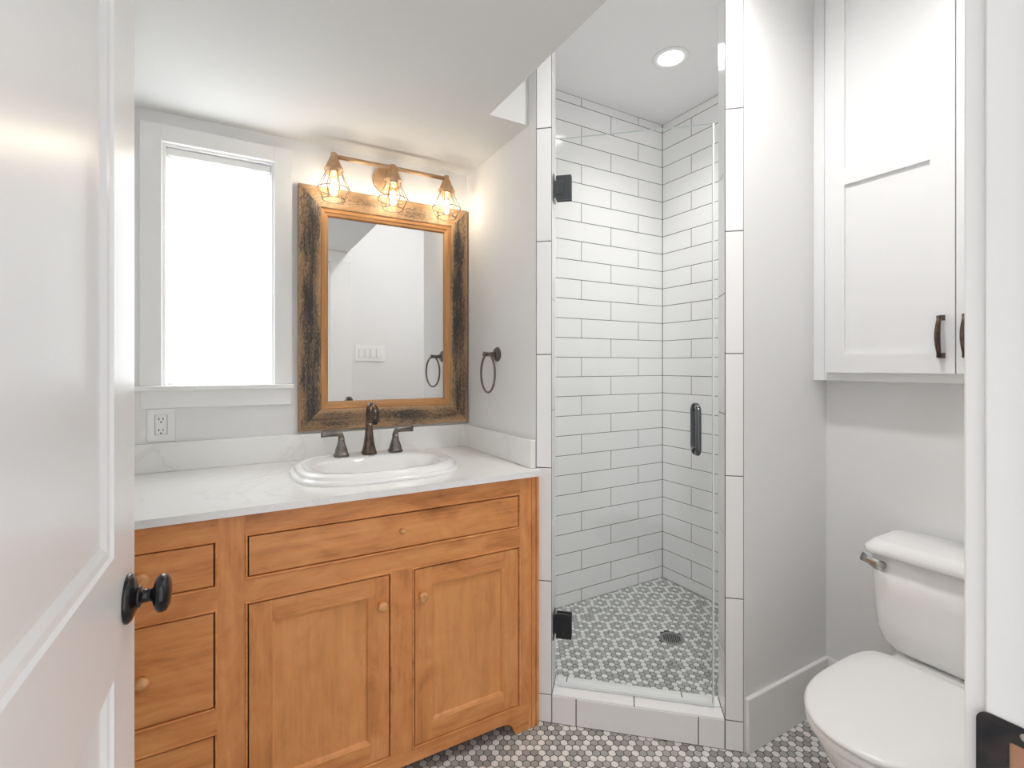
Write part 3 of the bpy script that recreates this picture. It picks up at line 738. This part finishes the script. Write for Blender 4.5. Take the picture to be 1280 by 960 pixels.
# ------------------------------------------------------------------ three-light vanity fixture
LX, LY, LZ = -0.372, -0.095, 2.078
vl = thing('vanity_light', (LX, 0, LZ), 'copper bar wall light with three wire-caged bulbs above the mirror', 'wall light')
build('backplate', MB().lathe((LX, 0, 2.056), (0, -1, 0), [(0.060, 0), (0.060, 0.008), (0.057, 0.013), (0.050, 0.015), (0.012, 0.018), (0.010, 0.022)], 48), M_COP, vl)
build('stem', MB().tube([(LX, -0.015, 2.062), (LX, -0.05, 2.066), (LX, LY, LZ)], 0.0085, 14), M_COP, vl)
build('bar', MB().tube([(LX-0.232, LY, LZ), (LX+0.236, LY, LZ)], 0.0085, 16), M_COP, vl)
for dx in (-0.231, -0.0, 0.234):
    X = LX+dx
    cup = build('socket_cup', MB().lathe((X, LY, LZ+0.013), (0, 0, -1), [(0.0005, -0.001), (0.010, 0.0), (0.0125, 0.005), (0.010, 0.010), (0.013, 0.014), (0.033, 0.060), (0.036, 0.063), (0.036, 0.068), (0.030, 0.070), (0.030, 0.078), (0.028, 0.080), (0.020, 0.078), (0.018, 0.088), (0.0005, 0.088)], 32), M_COP, vl)
    cg = MB(); z0, z1, z2 = LZ-0.060, LZ-0.128, LZ-0.168; r0, r1, r2 = 0.029, 0.061, 0.041
    for r, z in ((r1, z1), (r2, z2)): cg.tube([(X+r*math.cos(2*PI*k/36), LY+r*math.sin(2*PI*k/36), z) for k in range(36)], 0.0014, 6, closed=True)
    for k in range(8):
        a = 2*PI*k/8+0.2; c_, s2 = math.cos(a), math.sin(a)
        cg.tube([(X+r0*c_, LY+r0*s2, z0), (X+(r0+r1)/2*0.97*c_, LY+(r0+r1)/2*0.97*s2, (z0+z1)/2), (X+r1*c_, LY+r1*s2, z1), (X+r2*c_, LY+r2*s2, z2)], 0.0013, 6)
    build('wire_cage', cg, M_CAGE, cup)
    build('bulb', MB().lathe((X, LY, LZ-0.066), (0, 0, -1), [(0.013, 0), (0.013, 0.012), (0.018, 0.03), (0.026, 0.055), (0.0275, 0.068), (0.024, 0.083), (0.013, 0.093), (0.001, 0.096)], 28), M_BULBG, cup)
    build('filament', MB().lathe((X, LY, LZ-0.092), (0, 0, -1), [(0.0015, 0), (0.009, 0.006), (0.012, 0.030), (0.010, 0.054), (0.0015, 0.060)], 14), E_FIL, cup)

# ------------------------------------------------------------------ towel ring on the return wall
tr = thing('towel_ring', (0, -0.307, 1.316), 'dark bronze towel ring on the side wall beside the mirror', 'towel ring')
build('wall_plate', MB().lathe((0, -0.307, 1.316), (-1, 0, 0), [(0.029, 0), (0.029, 0.004), (0.026, 0.008), (0.023, 0.009), (0.022, 0.012), (0.012, 0.014)], 36), M_PEW, tr)
build('post', MB().lathe((0, -0.307, 1.316), (-1, 0, 0), [(0.013, 0.012), (0.0095, 0.022), (0.0075, 0.040), (0.0085, 0.046), (0.0085, 0.056), (0.0105, 0.060), (0.0105, 0.064), (0.004, 0.067), (0.0005, 0.0675)], 24), M_PEW, tr)
rc = (-0.051, -0.318, 1.239)
dirv = Vector((-0.10, -0.995, 0)).normalized()
ring_pts = [tuple(Vector(rc)+dirv*(0.0765*math.cos(2*PI*k/64))+Vector((0, 0, 0.0765*math.sin(2*PI*k/64)))) for k in range(64)]
build('ring', MB().tube(ring_pts, 0.0045, 10, closed=True), M_PEW, tr)

# ------------------------------------------------------------------ shower: glass door, light, drain
GV = 0.055; GZ0, GZ1 = 0.115, 2.098; g0, g1 = UA+0.012, UB-0.030
sd_ = thing('shower_door', tuple(dg(UA, GV, 0.102)), 'frameless clear glass shower door with black hinges and a bar pull', 'shower door')
def dbox(u0, u1, v0, v1, z0, z1, mi=0, mb=None):
    mb = mb or MB(); mb.prism([dg(u0, v0)[:2], dg(u1, v0)[:2], dg(u1, v1)[:2], dg(u0, v1)[:2]], z0, z1, mi); return mb
gm = dbox(g0, g1, GV-0.0045, GV+0.0045, GZ0, GZ1)
gm.m = [1, 1, 0, 1, 0, 1]
build('glass_panel', gm, [M_GLASS, M_GEDGE], sd_)
build('bottom_sweep', dbox(g0, g1, GV-0.006, GV+0.006, 0.1035, 0.1155), M_SHGLASSEDGE, sd_, bevel=0.001)
build('side_seal', dbox(g1+0.0003, g1+0.006, GV-0.005, GV+0.005, 0.1035, GZ1), M_SHGLASSEDGE, sd_)
for zc in (1.915, 0.325):
    hb = MB()
    dbox(UA+0.0015, UA+0.005, GV-0.028, GV+0.028, zc-0.047, zc+0.047, 0, hb)      # plate on the tile
    dbox(UA+0.010, UA+0.066, GV-0.014, GV-0.0048, zc-0.045, zc+0.045, 0, hb)
    dbox(UA+0.010, UA+0.066, GV+0.0048, GV+0.014, zc-0.045, zc+0.045, 0, hb)
    dbox(UA+0.004, UA+0.036, GV-0.0175, GV+0.0175, zc-0.026, zc+0.026, 0, hb)
    build('hinge', hb, M_BLK if zc < 1 else M_GUN, sd_, bevel=0.0018)
hu, hz = 0.548, 1.052; hh = 0.077
for sgn in (-1, 1):
    v0 = GV+sgn*0.005; v1 = GV+sgn*0.062; pts = []
    def P_(v, z): return tuple(dg(hu, v, z))
    pts.append(P_(v0, hz-hh)); 
    for k in range(9):
        a = k/8*PI/2; pts.append(P_(v1-sgn*0.022*(1-math.sin(a)), hz-hh+0.022*(1-math.cos(a))))
    for k in range(9):
        a = k/8*PI/2; pts.append(P_(v1-sgn*0.022*(1-math.cos(a)), hz+hh-0.022*(1-math.sin(a))))
    pts.append(P_(v0, hz+hh))
    build('pull_handle', MB().tube(pts, 0.0092, 18), M_GUN, sd_)
rg = MB()
for z in (hz-hh, hz+hh): rg.lathe(tuple(dg(hu, GV-0.009, z)), tuple(N_), [(0.0125, 0), (0.0125, 0.018)], 20)
build('handle_washers', rg, M_BLK, sd_)

def can_light(name, x, y, lens_mat, label, r=0.072, watt=50.0, cone=120):
    t = thing(name, (x, y, HIGH), label, 'ceiling light')
    build('trim_ring', MB().lathe((x, y, HIGH-0.0002), (0, 0, -1), [(r+0.012, 0), (r+0.011, 0.003), (r, 0.005), (r-0.010, 0.004), (r-0.016, 0.002)], 48, 0, True, True, False), M_PLAST, t)
    ld = bpy.data.lights.new('lamp', 'SPOT'); ld.energy = watt; ld.spot_size = math.radians(cone); ld.spot_blend = 1.0
    ld.shadow_soft_size = 0.055; ld.color = (1.0, 0.98, 0.96)
    lo = bpy.data.objects.new('lamp', ld); COL.objects.link(lo); lo.parent = t; lo.location = (0, 0, -0.02)
    build('lens', MB().lathe((x, y, HIGH-0.0021), (0, 0, -1), [(r-0.017, 0), (r-0.018, 0.001), (0.001, 0.0012)], 48, 0, True, False, True), lens_mat, t)
can_light('ceiling_light', 0.815, -0.475, E_SH, 'round recessed ceiling light over the shower', watt=SPOT_SHOWER, cone=128)
can_light('ceiling_light', 0.19, -1.36, E_RM, 'added unseen fill light, round and recessed in the high ceiling between toilet and vanity', 0.078, SPOT_ROOM_ADDED, 168)  # unseen lamp, added to brighten the toilet and vanity side

dr = thing('shower_drain', (DR[0], DR[1], 0.02), 'round nickel drain grate in the hexagon tile shower floor', 'drain')
dm = MB(); dm.lathe((DR[0], DR[1], 0.0186), (0, 0, 1), [(0.056, 0), (0.055, 0.0015), (0.048, 0.0022), (0.002, 0.0022)], 40)
build('grate', dm, mat('dull_nickel', (0.30, 0.31, 0.31), 0.4, 0.8), dr)
ds = MB()
for k in range(-4, 5):
    l = math.sqrt(0.040**2-(k*0.0085)**2)*0.92
    c0 = Vector((DR[0], DR[1], 0))+U_*(k*0.0085); q = [c0-N_*l-U_*0.0024, c0-N_*l+U_*0.0024, c0+N_*l+U_*0.0024, c0+N_*l-U_*0.0024]
    ds.prism([p[:2] for p in q], 0.0206, 0.0212)
build('grate_slots', ds, M_DARK, dr)

# ------------------------------------------------------------------ white wall cabinet over the toilet
CBX = 0.920; CZb, CZt = 1.217, 2.689
wc = thing('wall_cabinet', (0.96, -1.45, CZb), 'tall white shaker wall cabinet with bronze pulls above the toilet', 'cabinet')
cbm = MB(); cbm.box(CBX, XR-0.0005, -1.89, -1.0612, CZb, CZt)
build('cabinet_box', cbm, M_CAB, wc, bevel=0.0012)
cfm = MB(); cfm.box(CBX-0.004, CBX-0.0002, -1.098, -1.0612, CZb, CZt)
build('filler_strip', cfm, M_CAB, wc)
def shaker(y0, y1, z0, z1, py):
    """y0 > y1 (y0 nearest the partition); front faces -X at 0.900"""
    f, b = 0.900, CBX-0.0005; s, sr = 0.060, 0.064; zm0, zm1 = 1.897, 1.956
    mb = MB(); mb.box(f, b, y0-s, y0, z0, z1); mb.box(f, b, y1, y1+s, z0, z1)
    mb.box(f, b, y1+s, y0-s, z0, z0+sr); mb.box(f, b, y1+s, y0-s, z1-sr, z1); mb.box(f, b, y1+s, y0-s, zm0, zm1)
    mb.box(f+0.011, b, y1+s, y0-s, z0+sr, zm0); mb.box(f+0.011, b, y1+s, y0-s, zm1, z1-sr)
    d = build('cabinet_door', mb, M_CAB, wc)
    pz0, pz1 = 1.300, 1.413; h = MB(); X = f
    def foot(z, sgn):
        h.loft([[(X-a, py+c_*hw, z+s2*hw2) for c_, s2 in ((-1, -1), (-1, 1), (1, 1), (1, -1))] for a, hw, hw2 in ((0, 0.0085, 0.0085), (0.006, 0.0075, 0.0075), (0.020, 0.006, 0.006))], 0, True, True, False)
    foot(pz0, 1); foot(pz1, -1)
    pts, rd = [], []
    for k in range(17):
        t = k/16; z = pz0-0.003+(pz1-pz0+0.006)*t; pts.append((X-0.017-0.013*math.sin(PI*t), py, z)); rd.append((0.0045+0.0028*math.sin(PI*t), 0.0058+0.0045*math.sin(PI*t)))
    h.tube(pts, rd, 14); build('pull_handle', h, M_BRZ, d)
shaker(-1.113, -1.474, 1.246, 2.66, -1.443); shaker(-1.477, -1.838, 1.246, 2.66, -1.502)

# ------------------------------------------------------------------ toilet
TY = -1.497
tl = thing('toilet', (0.62, TY, 0), 'white two-piece toilet with closed lid beside the partition wall', 'toilet')
def seatline(xf, xb, hb, z, xc=0.52, nf=2.25, nb=5.5, n=72):
    out = []
    for k in range(n):
        t = 2*PI*k/n; c_, s2 = math.cos(t), math.sin(t)
        p = nb if c_ > 0 else nf; ax = (xb-xc) if c_ > 0 else (xc-xf)
        # blend exponent so the outline stays smooth
        X = xc+ax*math.copysign(abs(c_)**(2/p), c_); Y = TY+hb*math.copysign(abs(s2)**(2/p), s2)
        out.append((X, Y, z))
    return out
lid = MB(); lid.loft([seatline(0.252, 0.731, 0.171, 0.4085), seatline(0.246, 0.733, 0.177, 0.412), seatline(0.246, 0.733, 0.177, 0.419), seatline(0.254, 0.729, 0.170, 0.4245), seatline(0.30, 0.70, 0.125, 0.4275), seatline(0.45, 0.60, 0.03, 0.4285)])
build('toilet_lid', lid, M_PLAST, tl)
st_ = MB(); st_.loft([seatline(0.256, 0.730, 0.168, 0.386), seatline(0.249, 0.733, 0.175, 0.389), seatline(0.249, 0.733, 0.175, 0.403), seatline(0.256, 0.730, 0.168, 0.4065)])
build('toilet_seat', st_, M_PLAST, tl)
bw = MB(); R_ = []
for xf, xb, hb, z, xc in ((0.42, 0.86, 0.105, 0.001, 0.62), (0.415, 0.87, 0.110, 0.02, 0.62), (0.43, 0.86, 0.098, 0.06, 0.62), (0.44, 0.85, 0.092, 0.13, 0.6), (0.40, 0.83, 0.105, 0.20, 0.58),
                          (0.33, 0.80, 0.135, 0.27, 0.54), (0.285, 0.775, 0.155, 0.33, 0.52), (0.268, 0.76, 0.163, 0.36, 0.52), (0.262, 0.755, 0.166, 0.372, 0.52), (0.262, 0.755, 0.166, 0.381, 0.52), (0.270, 0.75, 0.160, 0.3845, 0.52)):
    R_.append(seatline(xf, xb, hb, z, xc, 2.2, 3.2))
bw.loft(R_); build('toilet_bowl', bw, M_POR, tl)
dk = MB(); dk.loft([[(x, TY+y, z) for x, y in rr2] for z, rr2 in ((0.30, [(0.70, -0.09), (0.97, -0.09), (0.97, 0.09), (0.70, 0.09)]), (0.35, [(0.68, -0.13), (0.975, -0.14), (0.975, 0.14), (0.68, 0.13)]), (0.392, [(0.70, -0.14), (0.975, -0.15), (0.975, 0.15), (0.70, 0.14)]))], 0, True, True, False)
build('tank_shelf', dk, M_POR, tl, bevel=0.012)
def rrect(x0, x1, hy, z, r, bow=0.0, n=7):
    out = []
    for cx_, cy_, a0_ in ((x1-r, hy-r, 0), (x0+r, hy-r, 90), (x0+r, -hy+r, 180), (x1-r, -hy+r, 270)):
        for k in range(n+1):
            a = math.radians(a0_+90*k/n); x = cx_+r*math.cos(a); y = cy_+r*math.sin(a)
            if x < (x0+x1)/2: x -= bow*(1-(y/hy)**2)
            out.append((x, TY+0.012+y, z))
    return out
tk = MB(); tk.loft([rrect(0.830, 0.970, 0.120, 0.394, 0.03, 0.006), rrect(0.812, 0.974, 0.150, 0.405, 0.035, 0.010), rrect(0.800, 0.978, 0.167, 0.43, 0.035, 0.012), rrect(0.793, 0.980, 0.176, 0.47, 0.032, 0.013), rrect(0.789, 0.981, 0.182, 0.56, 0.030, 0.013), rrect(0.786, 0.982, 0.187, 0.69, 0.028, 0.013)])
build('tank', tk, M_POR, tl)
tlid = MB(); tlid.loft([rrect(0.780, 0.985, 0.190, 0.690, 0.03, 0.013), rrect(0.773, 0.987, 0.197, 0.692, 0.03, 0.014), rrect(0.770, 0.988, 0.200, 0.698, 0.03, 0.014), rrect(0.770, 0.988, 0.200, 0.712, 0.035, 0.014), rrect(0.790, 0.984, 0.186, 0.729, 0.05, 0.012), rrect(0.800, 0.980, 0.176, 0.7315, 0.05, 0.010)], smooth=True)
build('tank_lid', tlid, M_POR, tl)
lv = MB(); ly, lz = TY+0.158, 0.662
lv.lathe((0.790, ly, lz), (-1, 0, 0), [(0.013, 0), (0.013, 0.006), (0.009, 0.010), (0.008, 0.018)], 20)
pp = [(0.768, ly-0.008, lz-0.003), (0.766, ly+0.010, lz+0.001), (0.768, ly+0.032, lz+0.007), (0.772, ly+0.052, lz+0.012)]
lv.tube(pp, [(0.013, 0.005), (0.015, 0.006), (0.011, 0.005), (0.014, 0.0055)], 14)
build('flush_lever', lv, M_NIC, tl)
for s in (-1, 1):
    build('seat_hinge', MB().lathe((0.752, TY+s*0.075, 0.385), (0, 0, 1), [(0.014, 0), (0.014, 0.018), (0.011, 0.024), (0.001, 0.025)], 16), M_PLAST, tl)
